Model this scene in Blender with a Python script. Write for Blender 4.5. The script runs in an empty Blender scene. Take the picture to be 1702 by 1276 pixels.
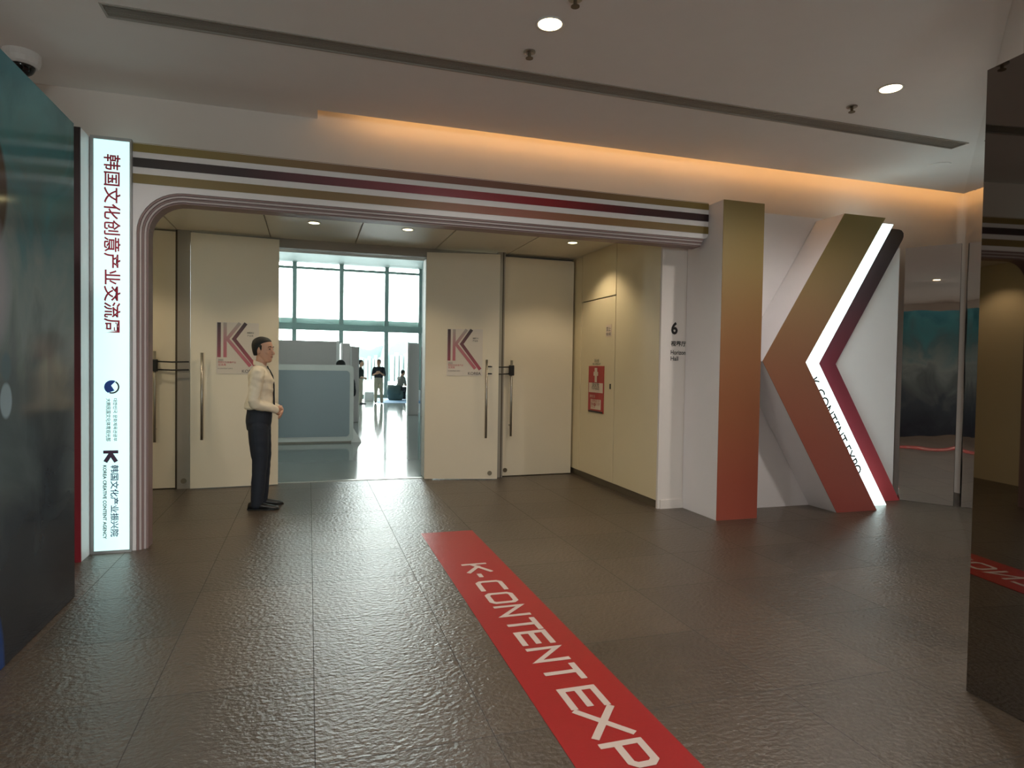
import bpy, bmesh, math, random
from mathutils import Vector, Matrix
random.seed(7)
C = bpy.context.scene.collection
SC = bpy.context.scene
PI = math.pi

# ------------------------------------------------------------------ camera, world, exposure
F_PX, YAW, PITCH, ROLL, CAM_H = 1070.94, 0.305532, 0.025945, 0.015675, 1.6
def cam_rows():
    cy, sy = math.cos(YAW), math.sin(YAW)
    A = Matrix(((cy, -sy, 0), (0, 0, -1), (sy, cy, 0)))
    cp, sp = math.cos(PITCH), math.sin(PITCH)
    P = Matrix(((1, 0, 0), (0, cp, -sp), (0, sp, cp)))
    cr, sr = math.cos(ROLL), math.sin(ROLL)
    Q = Matrix(((cr, -sr, 0), (sr, cr, 0), (0, 0, 1)))
    return Q @ P @ A
M = cam_rows()
cd = bpy.data.cameras.new('camera'); cam = bpy.data.objects.new('camera', cd); C.objects.link(cam)
cd.sensor_fit = 'HORIZONTAL'; cd.sensor_width = 36; cd.lens = F_PX / 1702 * 36; cd.clip_end = 4000; cd.clip_start = .02
rt, dn, fw = M[0], M[1], M[2]
cam.matrix_world = Matrix(((rt[0], -dn[0], -fw[0], 0), (rt[1], -dn[1], -fw[1], 0), (rt[2], -dn[2], -fw[2], CAM_H), (0, 0, 0, 1)))
SC.camera = cam
w = bpy.data.worlds.new('daylight'); SC.world = w; w.use_nodes = True
bg = w.node_tree.nodes['Background']; bg.inputs[0].default_value = (.96, 1.0, .985, 1); bg.inputs[1].default_value = 17.0
vs = SC.view_settings; vs.view_transform = 'Standard'; vs.look = 'None'; vs.gamma = 1; vs.exposure = 0.5
SC.cycles.use_denoising = True
SC.cycles.max_bounces = 8; SC.cycles.diffuse_bounces = 5; SC.cycles.glossy_bounces = 4
SC.cycles.transparent_max_bounces = 12; SC.cycles.sample_clamp_indirect = 6

LOBBY_W, RECESS_W, COVE_E, SIGN_E, STRIP_E = 85, 27, 3.6, .82, 1.9

# ------------------------------------------------------------------ materials
def lin(c):
    return tuple((v / 12.92 if v <= .04045 else ((v + .055) / 1.055) ** 2.4) for v in [x / 255 for x in c])
def new_mat(name):
    m = bpy.data.materials.new(name); m.use_nodes = True
    return m, m.node_tree, m.node_tree.nodes, m.node_tree.links, m.node_tree.nodes['Principled BSDF']
def math_node(nt, op, a, b=None):
    n = nt.nodes.new('ShaderNodeMath'); n.operation = op
    for i, v in enumerate((a, b)):
        if v is None: continue
        if isinstance(v, (int, float)): n.inputs[i].default_value = v
        else: nt.links.new(v, n.inputs[i])
    return n.outputs[0]
def mat(name, rgb, rough=.5, metal=0, emit=0, var=.04, scale=6, bump=0, bscale=60, spec=.5, ecol=None):
    m, nt, N, L, P = new_mat(name)
    col = lin(rgb)
    tc = N.new('ShaderNodeTexCoord'); nz = N.new('ShaderNodeTexNoise'); nz.inputs['Scale'].default_value = scale; nz.inputs['Detail'].default_value = 4
    L.new(tc.outputs['Object'], nz.inputs['Vector'])
    mx = N.new('ShaderNodeMix'); mx.data_type = 'RGBA'
    mx.inputs[6].default_value = tuple(max(0, v * (1 - var)) for v in col) + (1,)
    mx.inputs[7].default_value = tuple(min(1, v * (1 + var)) for v in col) + (1,)
    L.new(nz.outputs['Fac'], mx.inputs[0]); L.new(mx.outputs[2], P.inputs['Base Color'])
    P.inputs['Roughness'].default_value = rough; P.inputs['Metallic'].default_value = metal; P.inputs['Specular IOR Level'].default_value = spec
    if emit:
        P.inputs['Emission Color'].default_value = tuple(lin(ecol or rgb)) + (1,); P.inputs['Emission Strength'].default_value = emit
    if bump:
        n2 = N.new('ShaderNodeTexNoise'); n2.inputs['Scale'].default_value = bscale; n2.inputs['Detail'].default_value = 5
        L.new(tc.outputs['Object'], n2.inputs['Vector'])
        b = N.new('ShaderNodeBump'); b.inputs['Strength'].default_value = bump; b.inputs['Distance'].default_value = .01
        L.new(n2.outputs['Fac'], b.inputs['Height']); L.new(b.outputs['Normal'], P.inputs['Normal'])
    return m
def grad(name, axis, a, b, stops, rough=.45):
    """printed colour gradient along a world axis between a and b"""
    m, nt, N, L, P = new_mat(name)
    g = N.new('ShaderNodeNewGeometry'); s = N.new('ShaderNodeSeparateXYZ'); L.new(g.outputs['Position'], s.inputs[0])
    mr = N.new('ShaderNodeMapRange'); mr.inputs[1].default_value = a; mr.inputs[2].default_value = b
    L.new(s.outputs['XYZ'.index(axis)], mr.inputs[0])
    cr = N.new('ShaderNodeValToRGB'); e = cr.color_ramp.elements
    while len(e) < len(stops): e.new(.5)
    for i, (p, c) in enumerate(stops): e[i].position = p; e[i].color = lin(c) + (1,)
    L.new(mr.outputs[0], cr.inputs[0]); L.new(cr.outputs[0], P.inputs['Base Color'])
    P.inputs['Roughness'].default_value = rough
    return m
def tile_floor():
    m, nt, N, L, P = new_mat('flamed_stone_tile')
    g = N.new('ShaderNodeNewGeometry'); s = N.new('ShaderNodeSeparateXYZ'); L.new(g.outputs['Position'], s.inputs[0])
    u = math_node(nt, 'DIVIDE', math_node(nt, 'SUBTRACT', s.outputs[0], .035), .7455)
    v = math_node(nt, 'DIVIDE', math_node(nt, 'SUBTRACT', s.outputs[1], 2.645), .7505)
    def edge(q):
        fr = math_node(nt, 'FRACT', q)
        return math_node(nt, 'MINIMUM', fr, math_node(nt, 'SUBTRACT', 1, fr))
    d = math_node(nt, 'MINIMUM', edge(u), edge(v))
    joint = math_node(nt, 'LESS_THAN', d, .0034)
    cv = N.new('ShaderNodeCombineXYZ'); L.new(math_node(nt, 'FLOOR', u), cv.inputs[0]); L.new(math_node(nt, 'FLOOR', v), cv.inputs[1])
    wn = N.new('ShaderNodeTexWhiteNoise'); L.new(cv.outputs[0], wn.inputs['Vector'])
    n1 = N.new('ShaderNodeTexNoise'); n1.inputs['Scale'].default_value = 5; n1.inputs['Detail'].default_value = 8; L.new(g.outputs['Position'], n1.inputs['Vector'])
    n3 = N.new('ShaderNodeTexNoise'); n3.inputs['Scale'].default_value = 220; n3.inputs['Detail'].default_value = 2; L.new(g.outputs['Position'], n3.inputs['Vector'])
    f = math_node(nt, 'ADD', math_node(nt, 'MULTIPLY', wn.outputs['Value'], .3), math_node(nt, 'ADD', math_node(nt, 'MULTIPLY', n1.outputs['Fac'], .3), math_node(nt, 'MULTIPLY', n3.outputs['Fac'], .35)))
    cr = N.new('ShaderNodeValToRGB'); e = cr.color_ramp.elements
    e[0].position = .25; e[0].color = lin((66, 56, 45)) + (1,); e[1].position = .95; e[1].color = lin((98, 83, 68)) + (1,)
    L.new(f, cr.inputs[0])
    mx = N.new('ShaderNodeMix'); mx.data_type = 'RGBA'; L.new(joint, mx.inputs[0]); L.new(cr.outputs[0], mx.inputs[6]); mx.inputs[7].default_value = lin((46, 40, 34)) + (1,)
    L.new(mx.outputs[2], P.inputs['Base Color'])
    P.inputs['Specular IOR Level'].default_value = .95
    n2 = N.new('ShaderNodeTexNoise'); n2.inputs['Scale'].default_value = 36; n2.inputs['Detail'].default_value = 5; n2.inputs['Roughness'].default_value = .5
    vm = N.new('ShaderNodeVectorMath'); vm.operation = 'MULTIPLY'; vm.inputs[1].default_value = (.9, 1.12, 1); L.new(g.outputs['Position'], vm.inputs[0]); L.new(vm.outputs[0], n2.inputs['Vector'])
    L.new(math_node(nt, 'ADD', math_node(nt, 'MULTIPLY', n1.outputs['Fac'], .05), math_node(nt, 'ADD', .31, math_node(nt, 'MULTIPLY', joint, .4))), P.inputs['Roughness'])
    h = math_node(nt, 'SUBTRACT', n2.outputs['Fac'], math_node(nt, 'MULTIPLY', joint, .8))
    b = N.new('ShaderNodeBump'); b.inputs['Strength'].default_value = .75; b.inputs['Distance'].default_value = .011
    L.new(h, b.inputs['Height']); L.new(b.outputs['Normal'], P.inputs['Normal'])
    return m
def artwork():
    """printed picture of the display panel: teal and slate cloudy forms, with one blurred glow painted in"""
    m, nt, N, L, P = new_mat('display_artwork')
    g = N.new('ShaderNodeNewGeometry'); s = N.new('ShaderNodeSeparateXYZ'); L.new(g.outputs['Position'], s.inputs[0])
    nz = N.new('ShaderNodeTexNoise'); nz.inputs['Scale'].default_value = 1.3; nz.inputs['Detail'].default_value = 5; nz.inputs['Distortion'].default_value = 1.2; L.new(g.outputs['Position'], nz.inputs['Vector'])
    q = math_node(nt, 'ADD', math_node(nt, 'DIVIDE', s.outputs[2], 3.17), math_node(nt, 'MULTIPLY', math_node(nt, 'SUBTRACT', nz.outputs['Fac'], .5), .55))
    cr = N.new('ShaderNodeValToRGB'); e = cr.color_ramp.elements
    st = [(0, (44, 48, 58)), (.25, (62, 70, 78)), (.45, (92, 102, 104)), (.6, (128, 140, 140)), (.75, (92, 124, 130)), (.9, (82, 144, 154)), (1, (64, 120, 132))]
    while len(e) < len(st): e.new(.5)
    for i, (p, c) in enumerate(st): e[i].position = p; e[i].color = lin(c) + (1,)
    L.new(q, cr.inputs[0])
    col = cr.outputs[0]
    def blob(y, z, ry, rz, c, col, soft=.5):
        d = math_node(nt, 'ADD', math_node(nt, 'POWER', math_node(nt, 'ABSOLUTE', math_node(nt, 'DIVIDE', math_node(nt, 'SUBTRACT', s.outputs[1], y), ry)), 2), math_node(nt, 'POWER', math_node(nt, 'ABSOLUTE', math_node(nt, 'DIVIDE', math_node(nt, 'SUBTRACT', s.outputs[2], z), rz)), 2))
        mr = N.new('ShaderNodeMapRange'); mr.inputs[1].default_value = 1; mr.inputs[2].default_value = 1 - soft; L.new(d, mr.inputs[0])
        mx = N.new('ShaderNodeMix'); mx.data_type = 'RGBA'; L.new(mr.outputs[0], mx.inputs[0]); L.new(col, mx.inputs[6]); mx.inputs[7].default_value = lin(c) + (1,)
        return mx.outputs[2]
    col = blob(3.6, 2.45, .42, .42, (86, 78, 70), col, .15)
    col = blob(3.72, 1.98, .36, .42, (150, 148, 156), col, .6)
    col = blob(3.98, 1.385, .075, .10, (150, 172, 184), col, .35)  # pale ellipse: blurred glow of light painted into the panel colour
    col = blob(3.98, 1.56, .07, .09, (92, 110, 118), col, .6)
    col = blob(3.83, .0, .13, .36, (38, 74, 140), col, .4)
    L.new(col, P.inputs['Base Color']); P.inputs['Roughness'].default_value = .1; P.inputs['Specular IOR Level'].default_value = .3
    return m
def mirror(name, rgb, wav=.02, sc=2.0):
    m, nt, N, L, P = new_mat(name)
    P.inputs['Base Color'].default_value = lin(rgb) + (1,); P.inputs['Metallic'].default_value = 1; P.inputs['Roughness'].default_value = .015
    tc = N.new('ShaderNodeTexCoord'); nz = N.new('ShaderNodeTexNoise'); nz.inputs['Scale'].default_value = sc; nz.inputs['Detail'].default_value = 1
    L.new(tc.outputs['Object'], nz.inputs['Vector'])
    b = N.new('ShaderNodeBump'); b.inputs['Strength'].default_value = wav; b.inputs['Distance'].default_value = .1
    L.new(nz.outputs['Fac'], b.inputs['Height']); L.new(b.outputs['Normal'], P.inputs['Normal'])
    return m
def glass():
    m, nt, N, L, P = new_mat('window_glass')
    N.remove(P); o = N['Material Output']
    t = N.new('ShaderNodeBsdfTransparent'); t.inputs[0].default_value = (.93, .97, .96, 1)
    gl = N.new('ShaderNodeBsdfGlossy'); gl.inputs['Roughness'].default_value = .02
    fr = N.new('ShaderNodeFresnel'); fr.inputs[0].default_value = 1.45
    mx = N.new('ShaderNodeMixShader'); L.new(fr.outputs[0], mx.inputs[0]); L.new(t.outputs[0], mx.inputs[1]); L.new(gl.outputs[0], mx.inputs[2]); L.new(mx.outputs[0], o.inputs[0])
    return m

WALLW = mat('painted_wall', (230, 222, 216), .75, var=.02)
CEILW = mat('painted_ceiling', (246, 243, 241), .8, var=.02)
SOFF = mat('soffit_panel', (214, 206, 190), .35, var=.02)
DOORM = mat('cream_door_laminate', (224, 212, 190), .38, var=.025, scale=3)
PANELM = mat('cream_wall_panel', (228, 212, 176), .42, var=.025, scale=3)
SEAM = mat('dark_seam', (70, 58, 44), .7)
JAMBM = mat('grey_jamb', (150, 142, 132), .5)
STEEL = mat('brushed_steel', (176, 172, 164), .3, 1)
DSTEEL = mat('bronze_skirting', (120, 108, 90), .4, .6)
BLACK = mat('black_plastic', (22, 21, 20), .4)
INK = mat('black_vinyl', (26, 22, 20), .6)
WHITEP = mat('white_board', (244, 241, 243), .5, var=.015)
WHITEG = mat('white_gloss', (236, 236, 236), .3, var=.015)
FLOORM = tile_floor()
REDM = mat('red_floor_vinyl', (160, 28, 32), .34, var=.05, scale=12, bump=.08, bscale=60)
LETM = mat('pale_floor_vinyl', (206, 188, 178), .4, var=.04)
SIGNM = mat('lit_acrylic', (205, 240, 238), .4, emit=SIGN_E, var=.0, ecol=(196, 240, 238))
STRIPM = mat('lit_strip_acrylic', (225, 245, 245), .4, emit=STRIP_E, var=.0, ecol=(222, 246, 244))
LAMPM = mat('lamp_glow', (255, 236, 196), .5, emit=14, var=0, ecol=(255, 226, 170))
LAMPR = mat('small_lamp_glow', (255, 244, 190), .5, emit=7, var=0, ecol=(255, 240, 176))
COVEM = mat('cove_tube_glow', (255, 190, 110), .5, emit=COVE_E, var=0, ecol=(255, 200, 128))
CRIMSON = mat('crimson_ink', (190, 44, 74), .6)
NAVYI = mat('navy_ink', (30, 38, 100), .6)
PLUMI = mat('plum_ink', (78, 56, 84), .6)
GREYI = mat('grey_ink', (60, 56, 60), .6)
PAPER = mat('poster_paper', (214, 204, 194), .5, var=.01)
MIRA = mirror('mirror_film', (205, 198, 192), .035, 1.6)
MIRB = mirror('wavy_mirror_film', (215, 210, 205), .05, 1.2)
MIRC = mirror('smoky_mirror_film', (130, 122, 116), .006, 1.0)
GLASS = glass()

# ------------------------------------------------------------------ mesh helpers
class MB:
    def __init__(s): s.bm = bmesh.new()
    def box(s, a, b, bev=0):
        x0, y0, z0 = a; x1, y1, z1 = b
        v = [s.bm.verts.new(p) for p in ((x0, y0, z0), (x1, y0, z0), (x1, y1, z0), (x0, y1, z0), (x0, y0, z1), (x1, y0, z1), (x1, y1, z1), (x0, y1, z1))]
        f = [s.bm.faces.new([v[i] for i in q]) for q in ((3, 2, 1, 0), (4, 5, 6, 7), (0, 1, 5, 4), (1, 2, 6, 5), (2, 3, 7, 6), (3, 0, 4, 7))]
        if bev:
            es = list({e for q in f for e in q.edges}); bmesh.ops.bevel(s.bm, geom=es, offset=bev, segments=2, affect='EDGES', profile=.5)
        return s
    def quad(s, *p):
        s.bm.faces.new([s.bm.verts.new(q) for q in p]); return s
    def prism(s, poly, fn, a, b):
        """poly: 2D outline, fn(u, v, w) -> point; extruded from w=a to w=b"""
        A = [s.bm.verts.new(fn(u, v, a)) for u, v in poly]; B = [s.bm.verts.new(fn(u, v, b)) for u, v in poly]
        n = len(poly)
        for i in range(n): s.bm.faces.new((A[i], A[(i + 1) % n], B[(i + 1) % n], B[i]))
        s.bm.faces.new(A[::-1]); s.bm.faces.new(B); return s
    def wall(s, p, q, z0, z1, th):
        """upright slab along p->q; thickness to the left of p->q"""
        d = Vector((q[0] - p[0], q[1] - p[1])).normalized(); n = Vector((-d.y, d.x)) * th
        s.prism([(p[0], p[1]), (q[0], q[1]), (q[0] + n.x, q[1] + n.y), (p[0] + n.x, p[1] + n.y)], lambda u, v, w: (u, v, w), z0, z1); return s
    def tube(s, pts, r, n=10, caps=True):
        pts = [Vector(p) for p in pts]; rings = []
        rs = r if isinstance(r, (list, tuple)) else [r] * len(pts)
        up0 = None
        for i, p in enumerate(pts):
            t = (pts[min(i + 1, len(pts) - 1)] - pts[max(i - 1, 0)]).normalized()
            if up0 is None:
                up0 = Vector((0, 0, 1)) if abs(t.z) < .9 else Vector((1, 0, 0))
            a = t.cross(up0).normalized(); b = a.cross(t).normalized(); up0 = b
            rings.append([s.bm.verts.new(p + a * math.cos(k * 2 * PI / n) * rs[i] + b * math.sin(k * 2 * PI / n) * rs[i]) for k in range(n)])
        for i in range(len(rings) - 1):
            for k in range(n): s.bm.faces.new((rings[i][k], rings[i][(k + 1) % n], rings[i + 1][(k + 1) % n], rings[i + 1][k]))
        if caps: s.bm.faces.new(rings[0][::-1]); s.bm.faces.new(rings[-1])
        return s
    def lathe(s, prof, c=(0, 0, 0), n=24):
        rings = []
        for r, z in prof:
            rings.append([s.bm.verts.new((c[0] + r * math.cos(k * 2 * PI / n), c[1] + r * math.sin(k * 2 * PI / n), c[2] + z)) for k in range(n)])
        for i in range(len(rings) - 1):
            for k in range(n): s.bm.faces.new((rings[i][k], rings[i][(k + 1) % n], rings[i + 1][(k + 1) % n], rings[i + 1][k]))
        s.bm.faces.new(rings[0][::-1]); s.bm.faces.new(rings[-1]); return s
    def ell(s, c, r, seg=16, rot=None):
        mt = Matrix.Translation(c) @ (rot if rot else Matrix()) @ Matrix.Diagonal((r[0], r[1], r[2], 1))
        bmesh.ops.create_uvsphere(s.bm, u_segments=seg, v_segments=max(8, seg * 3 // 4), radius=1, matrix=mt); return s
    def loft(s, rings, cap=True):
        R = [[s.bm.verts.new(p) for p in r] for r in rings]; n = len(R[0])
        for i in range(len(R) - 1):
            for k in range(n): s.bm.faces.new((R[i][k], R[i][(k + 1) % n], R[i + 1][(k + 1) % n], R[i + 1][k]))
        if cap: s.bm.faces.new(R[0][::-1]); s.bm.faces.new(R[-1])
        return s
    def ribbon(s, pts, wd, fn, closed=False, h=0):
        """flat mitred stroke in 2D, mapped by fn(u, v)"""
        P = [Vector(p) for p in pts]; n = len(P); Lf, Rt = [], []
        for i in range(n):
            a = P[i] - P[i - 1] if (i > 0 or closed) else P[1] - P[0]
            b = P[(i + 1) % n] - P[i] if (i < n - 1 or closed) else P[-1] - P[-2]
            a.normalize(); b.normalize(); t = (a + b)
            t = t.normalized() if t.length > 1e-6 else b
            nm = Vector((-t.y, t.x)); k = wd / 2 / max(.45, nm.dot(Vector((-b.y, b.x))))
            Lf.append(P[i] + nm * k); Rt.append(P[i] - nm * k)
        rg = range(n if closed else n - 1)
        vl = [s.bm.verts.new(fn(*q)) for q in Lf]; vr = [s.bm.verts.new(fn(*q)) for q in Rt]
        for i in rg:
            j = (i + 1) % n; s.bm.faces.new((vr[i], vr[j], vl[j], vl[i]))
        return s
    def build(s, name, m, parent=None, smooth=False, wl=True):
        me = bpy.data.meshes.new(name); bmesh.ops.recalc_face_normals(s.bm, faces=s.bm.faces); s.bm.to_mesh(me); s.bm.free()
        o = bpy.data.objects.new(name, me); C.objects.link(o); me.materials.append(m)
        if smooth:
            for p in me.polygons: p.use_smooth = True
        if parent:
            bpy.context.view_layer.update()
            o.parent = parent; o.matrix_parent_inverse = parent.matrix_world.inverted()
        return o
def tag(o, label=None, cat=None, group=None, kind=None):
    if label: o['label'] = label
    if cat: o['category'] = cat
    if group: o['group'] = group
    if kind: o['kind'] = kind
    return o
def thing(name, loc, label, cat, group=None):
    o = bpy.data.objects.new(name, None); C.objects.link(o); o.location = loc
    bpy.context.view_layer.update()
    return tag(o, label, cat, group)
def struct(o, label=None): o['kind'] = 'structure'; (label and tag(o, label)); return o
def text(name, body, org, right, up, m, parent, width=None, height=None, bold=0, push=0):
    """lettering as flat mesh; lower-left corner at org, fitted to width and/or height"""
    cu = bpy.data.curves.new(name, 'FONT'); cu.body = body; cu.size = 1; cu.offset = bold; cu.resolution_u = 3
    o = bpy.data.objects.new('tmp', cu); C.objects.link(o)
    bpy.context.view_layer.update(); dg = bpy.context.evaluated_depsgraph_get()
    me = bpy.data.meshes.new_from_object(o.evaluated_get(dg)); bpy.data.objects.remove(o); bpy.data.curves.remove(cu)
    xs = [v.co.x for v in me.vertices] or [0, 1]; ys = [v.co.y for v in me.vertices] or [0, 1]
    w0, h0 = max(xs) - min(xs), max(ys) - min(ys)
    sx = width / w0 if width else height / h0; sy = height / h0 if height else sx
    R, U = Vector(right), Vector(up); Nn = R.cross(U).normalized(); O = Vector(org) + Nn * push
    for v in me.vertices: v.co = O + R * ((v.co.x - min(xs)) * sx) + U * ((v.co.y - min(ys)) * sy)
    me.name = name; me.materials.clear(); me.materials.append(m)
    q = bpy.data.objects.new(name, me); C.objects.link(q)
    if parent:
        bpy.context.view_layer.update(); q.parent = parent; q.matrix_parent_inverse = parent.matrix_world.inverted()
    return q
def light(name, kind, loc, power, col, parent=None, **k):
    d = bpy.data.lights.new(name, kind); d.energy = power; d.color = col
    for a, b in k.items(): setattr(d, a, b)
    o = bpy.data.objects.new(name, d); C.objects.link(o); o.location = loc
    if parent:
        bpy.context.view_layer.update(); o.parent = parent; o.matrix_parent_inverse = parent.matrix_world.inverted()
    return o

# ------------------------------------------------------------------ the setting: lobby
ZC, ZS, YW = 3.95, 3.25, 6.52            # ceiling, recess soffit, wall over the portal
struct(MB().box((-7, -8, -.12), (11, 9.15, 0)).build('floor', FLOORM))
m_ = MB(); m_.box((-7, -8, ZC), (11, 4.93, ZC + .08)); m_.box((-7, 5.09, ZC), (11, 6.30, ZC + .08))
m_.box((-7, 4.93, ZC), (-1.32, 5.09, ZC + .08)); m_.box((6.36, 4.93, ZC), (11, 5.09, ZC + .08)); m_.box((-7, 6.30, ZC), (.06, YW, ZC + .08))
struct(m_.build('ceiling', CEILW))
struct(MB().box((-7, -8, ZC + .45), (11, YW + .1, ZC + .5)).build('ceiling_void', CEILW))
m_ = MB(); m_.box((-7, YW, 0), (-2.65, YW + .12, ZC + .5)); m_.box((-2.65, YW, ZS), (3.875, YW + .12, ZC + .5)); m_.box((3.875, YW, 0), (11, YW + .12, ZC + .5)); m_.box((3.83, YW, 0), (3.875, 6.555, ZS))
struct(m_.build('wall_back', WALLW))
struct(MB().box((-7.1, -8, 0), (-7, YW, ZC + .5)).build('wall_left', WALLW))
struct(MB().box((11, -8, 0), (11.1, YW, ZC + .5)).build('wall_right', WALLW))
WX = 1.02
m_ = MB()                                             # added glazed opening, unseen far behind the camera, for fill daylight
for a, b in (((-7, -8.1, 0), (-WX, -8, ZC + .5)), ((WX, -8.1, 0), (11, -8, ZC + .5)), ((-WX, -8.1, 0), (WX, -8, .9)), ((-WX, -8.1, 2.5), (WX, -8, ZC + .5))): m_.box(a, b)
struct(m_.build('wall_front', WALLW))
m_ = MB()
for a, b in (((-WX, -8.08, .9), (WX, -8.02, .96)), ((-WX, -8.08, 2.44), (WX, -8.02, 2.5)), ((-WX, -8.08, .96), (-WX + .06, -8.02, 2.44)), ((WX - .06, -8.08, .96), (WX, -8.02, 2.44)), ((-.03, -8.08, .96), (.03, -8.02, 2.44))): m_.box(a, b)
wf = struct(m_.build('window_11', JAMBM)); MB().box((-WX + .06, -8.055, .96), (WX - .06, -8.045, 2.44)).build('pane', GLASS, wf)
po = light('daylight_portal', 'AREA', (0, -8.2, 1.7), 1, (1, 1, 1), None, shape='RECTANGLE', size=2.6, size_y=1.7); po.rotation_euler = (PI / 2, 0, 0); po.data.cycles.is_portal = True
struct(MB().box((3.86, YW - .02, 0), (4.15, YW, .1)).build('baseboard_back', WALLW))
# warm cove tube above the ceiling lip
struct(MB().box((.4, 6.22, ZC + .13), (8.6, 6.28, ZC + .17)).build('trim_1', COVEM))
# recess
m_ = MB(); m_.box((-2.65, YW + .12, ZS + .03), (3.83, 9.2, ZS + .08))
xs_ = [-2.65, -1.582, -.488, .588, 1.688, 2.756, 3.92]
for a, b in zip(xs_, xs_[1:]): m_.box((a + .008, 6.3, ZS), (b - .008, 9.2, ZS + .03))
struct(m_.build('ceiling_recess', SOFF))
struct(MB().box((-2.75, YW + .12, 0), (-2.65, 9.3, ZS + .1)).build('wall_recess_left', PANELM))
struct(MB().box((3.87, YW + .12, 0), (3.97, 9.3, ZS + .1)).build('wall_recess_right', SEAM))
X5 = 3.83
m_ = MB()
for y0, y1, z0, z1 in ((8.79, 9.2, .09, 3.25), (6.56, 7.665, .09, 3.25), (7.68, 8.775, 2.575, 3.25)): m_.box((X5, y0, z0), (X5 + .04, y1, z1), .004)
struct(m_.build('wall_panels_right', PANELM))
struct(MB().box((X5 + .015, 6.56, 0), (X5 + .04, 9.2, .085)).build('baseboard_right', DSTEEL))
d5 = struct(MB().box((X5, 7.68, .09), (X5 + .04, 8.775, 2.56), .004).build('door_5', PANELM))
MB().box((X5 - .008, 7.77, 1.33), (X5 + .002, 7.80, 1.40)).build('lock', BLACK, d5)

# ------------------------------------------------------------------ doors to the hall
YD = 9.0
def slab(p, q, z0, z1, th=.05):
    return MB().wall(p, q, z0, z1, th)
def door(n, p, q, z1, handles, bolt):
    o = struct(slab(p, q, .012, z1).build('door_%d' % n, DOORM))
    d = Vector((q[0] - p[0], q[1] - p[1])).normalized(); nn = Vector((d.y, -d.x))
    for t, za, zb in handles:
        b = Vector(p) + d * t; f = b + nn * .075
        h = MB(); h.tube([(f.x, f.y, za), (f.x, f.y, zb)], .017, 12)
        for z in (za + .16, zb - .16): h.tube([(b.x, b.y, z), (f.x, f.y, z)], .011, 8)
        h.build('handle', STEEL, o, True)
    if bolt:
        b = Vector(p) + d * bolt; f = b + nn * .012
        MB().tube([(b.x, b.y, .095), (f.x, f.y, .095)], .032, 16).build('floor_bolt', DSTEEL, o)
    return o, d, nn
door(1, (-2.62, 9.0), (-1.60, 9.0), 3.23, [(.80, .60, 1.73)], 0)
door(2, (-1.414, 8.897), (-.379, 8.975), 3.215, [(.135, .63, 1.72)], 0)
door(3, (1.557, 8.975), (2.56, 8.755), 3.185, [(.855, .60, 1.70)], .92)
door(4, (2.70, 8.985), (3.80, 9.03), 3.20, [(.10, .60, 1.70)], .045)
struct(MB().box((-1.575, 8.97, 0), (-1.43, 9.12, ZS)).build('trim_2', JAMBM))
struct(MB().box((2.585, 8.93, 0), (2.69, 9.1, ZS)).build('trim_3', JAMBM))
struct(MB().box((-1.60, 8.985, 0), (-1.577, 9.1, ZS)).build('trim_4', SEAM))
struct(MB().box((2.655, 8.925, 0), (2.668, 8.94, ZS)).build('trim_5', SEAM))
MB().tube([(-1.50, 8.97, .10), (-1.50, 8.955, .10)], .032, 16).build('floor_bolt', DSTEEL, bpy.data.objects['trim_2'])
struct(MB().box((-1.43, 9.06, 3.13), (2.585, 9.2, ZS)).build('trim_6', JAMBM))
struct(MB().box((-1.43, 9.12, -.02), (2.585, 9.19, .006)).build('trim_7', STEEL))
struct(MB().box((-2.65, 9.12, 3.24), (3.9, 9.3, 3.26)).build('trim_8', JAMBM))
m_ = MB(); m_.box((-13, 9.2, 0), (-2.62, 9.4, 6.5)); m_.box((3.8, 9.2, 0), (9, 9.4, 6.5)); m_.box((-2.62, 9.2, 3.13), (3.8, 9.4, 6.5)); m_.box((-2.62, 9.2, 0), (-1.45, 9.4, 3.13)); m_.box((2.60, 9.2, 0), (3.8, 9.4, 3.13))
struct(m_.build('wall_hall_front', WALLW))
# cable straps round the handles
def strap(p, q, label):
    t = thing('handle_strap', ((p[0] + q[0]) / 2, p[1], 1.5), label, 'strap', None)
    for z in (1.505, 1.605):
        MB().tube([(p[0], p[1], z), ((p[0] + q[0]) / 2, (p[1] + q[1]) / 2 - .01, z - .006), (q[0], q[1], z)], .009, 8).build('cable', BLACK, t, True)
    c = Vector(p[:2])
    MB().box((c.x - .035, c.y - .03, 1.48), (c.x + .035, c.y + .03, 1.63), .01).build('buckle', BLACK, t)
strap((-1.82, 8.925), (-1.43, 8.90), 'black cable strap tied round the handle of the leftmost door')
strap((2.80, 8.91), (2.40, 8.76), 'black cable strap tied round the handle of the rightmost door')

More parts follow.
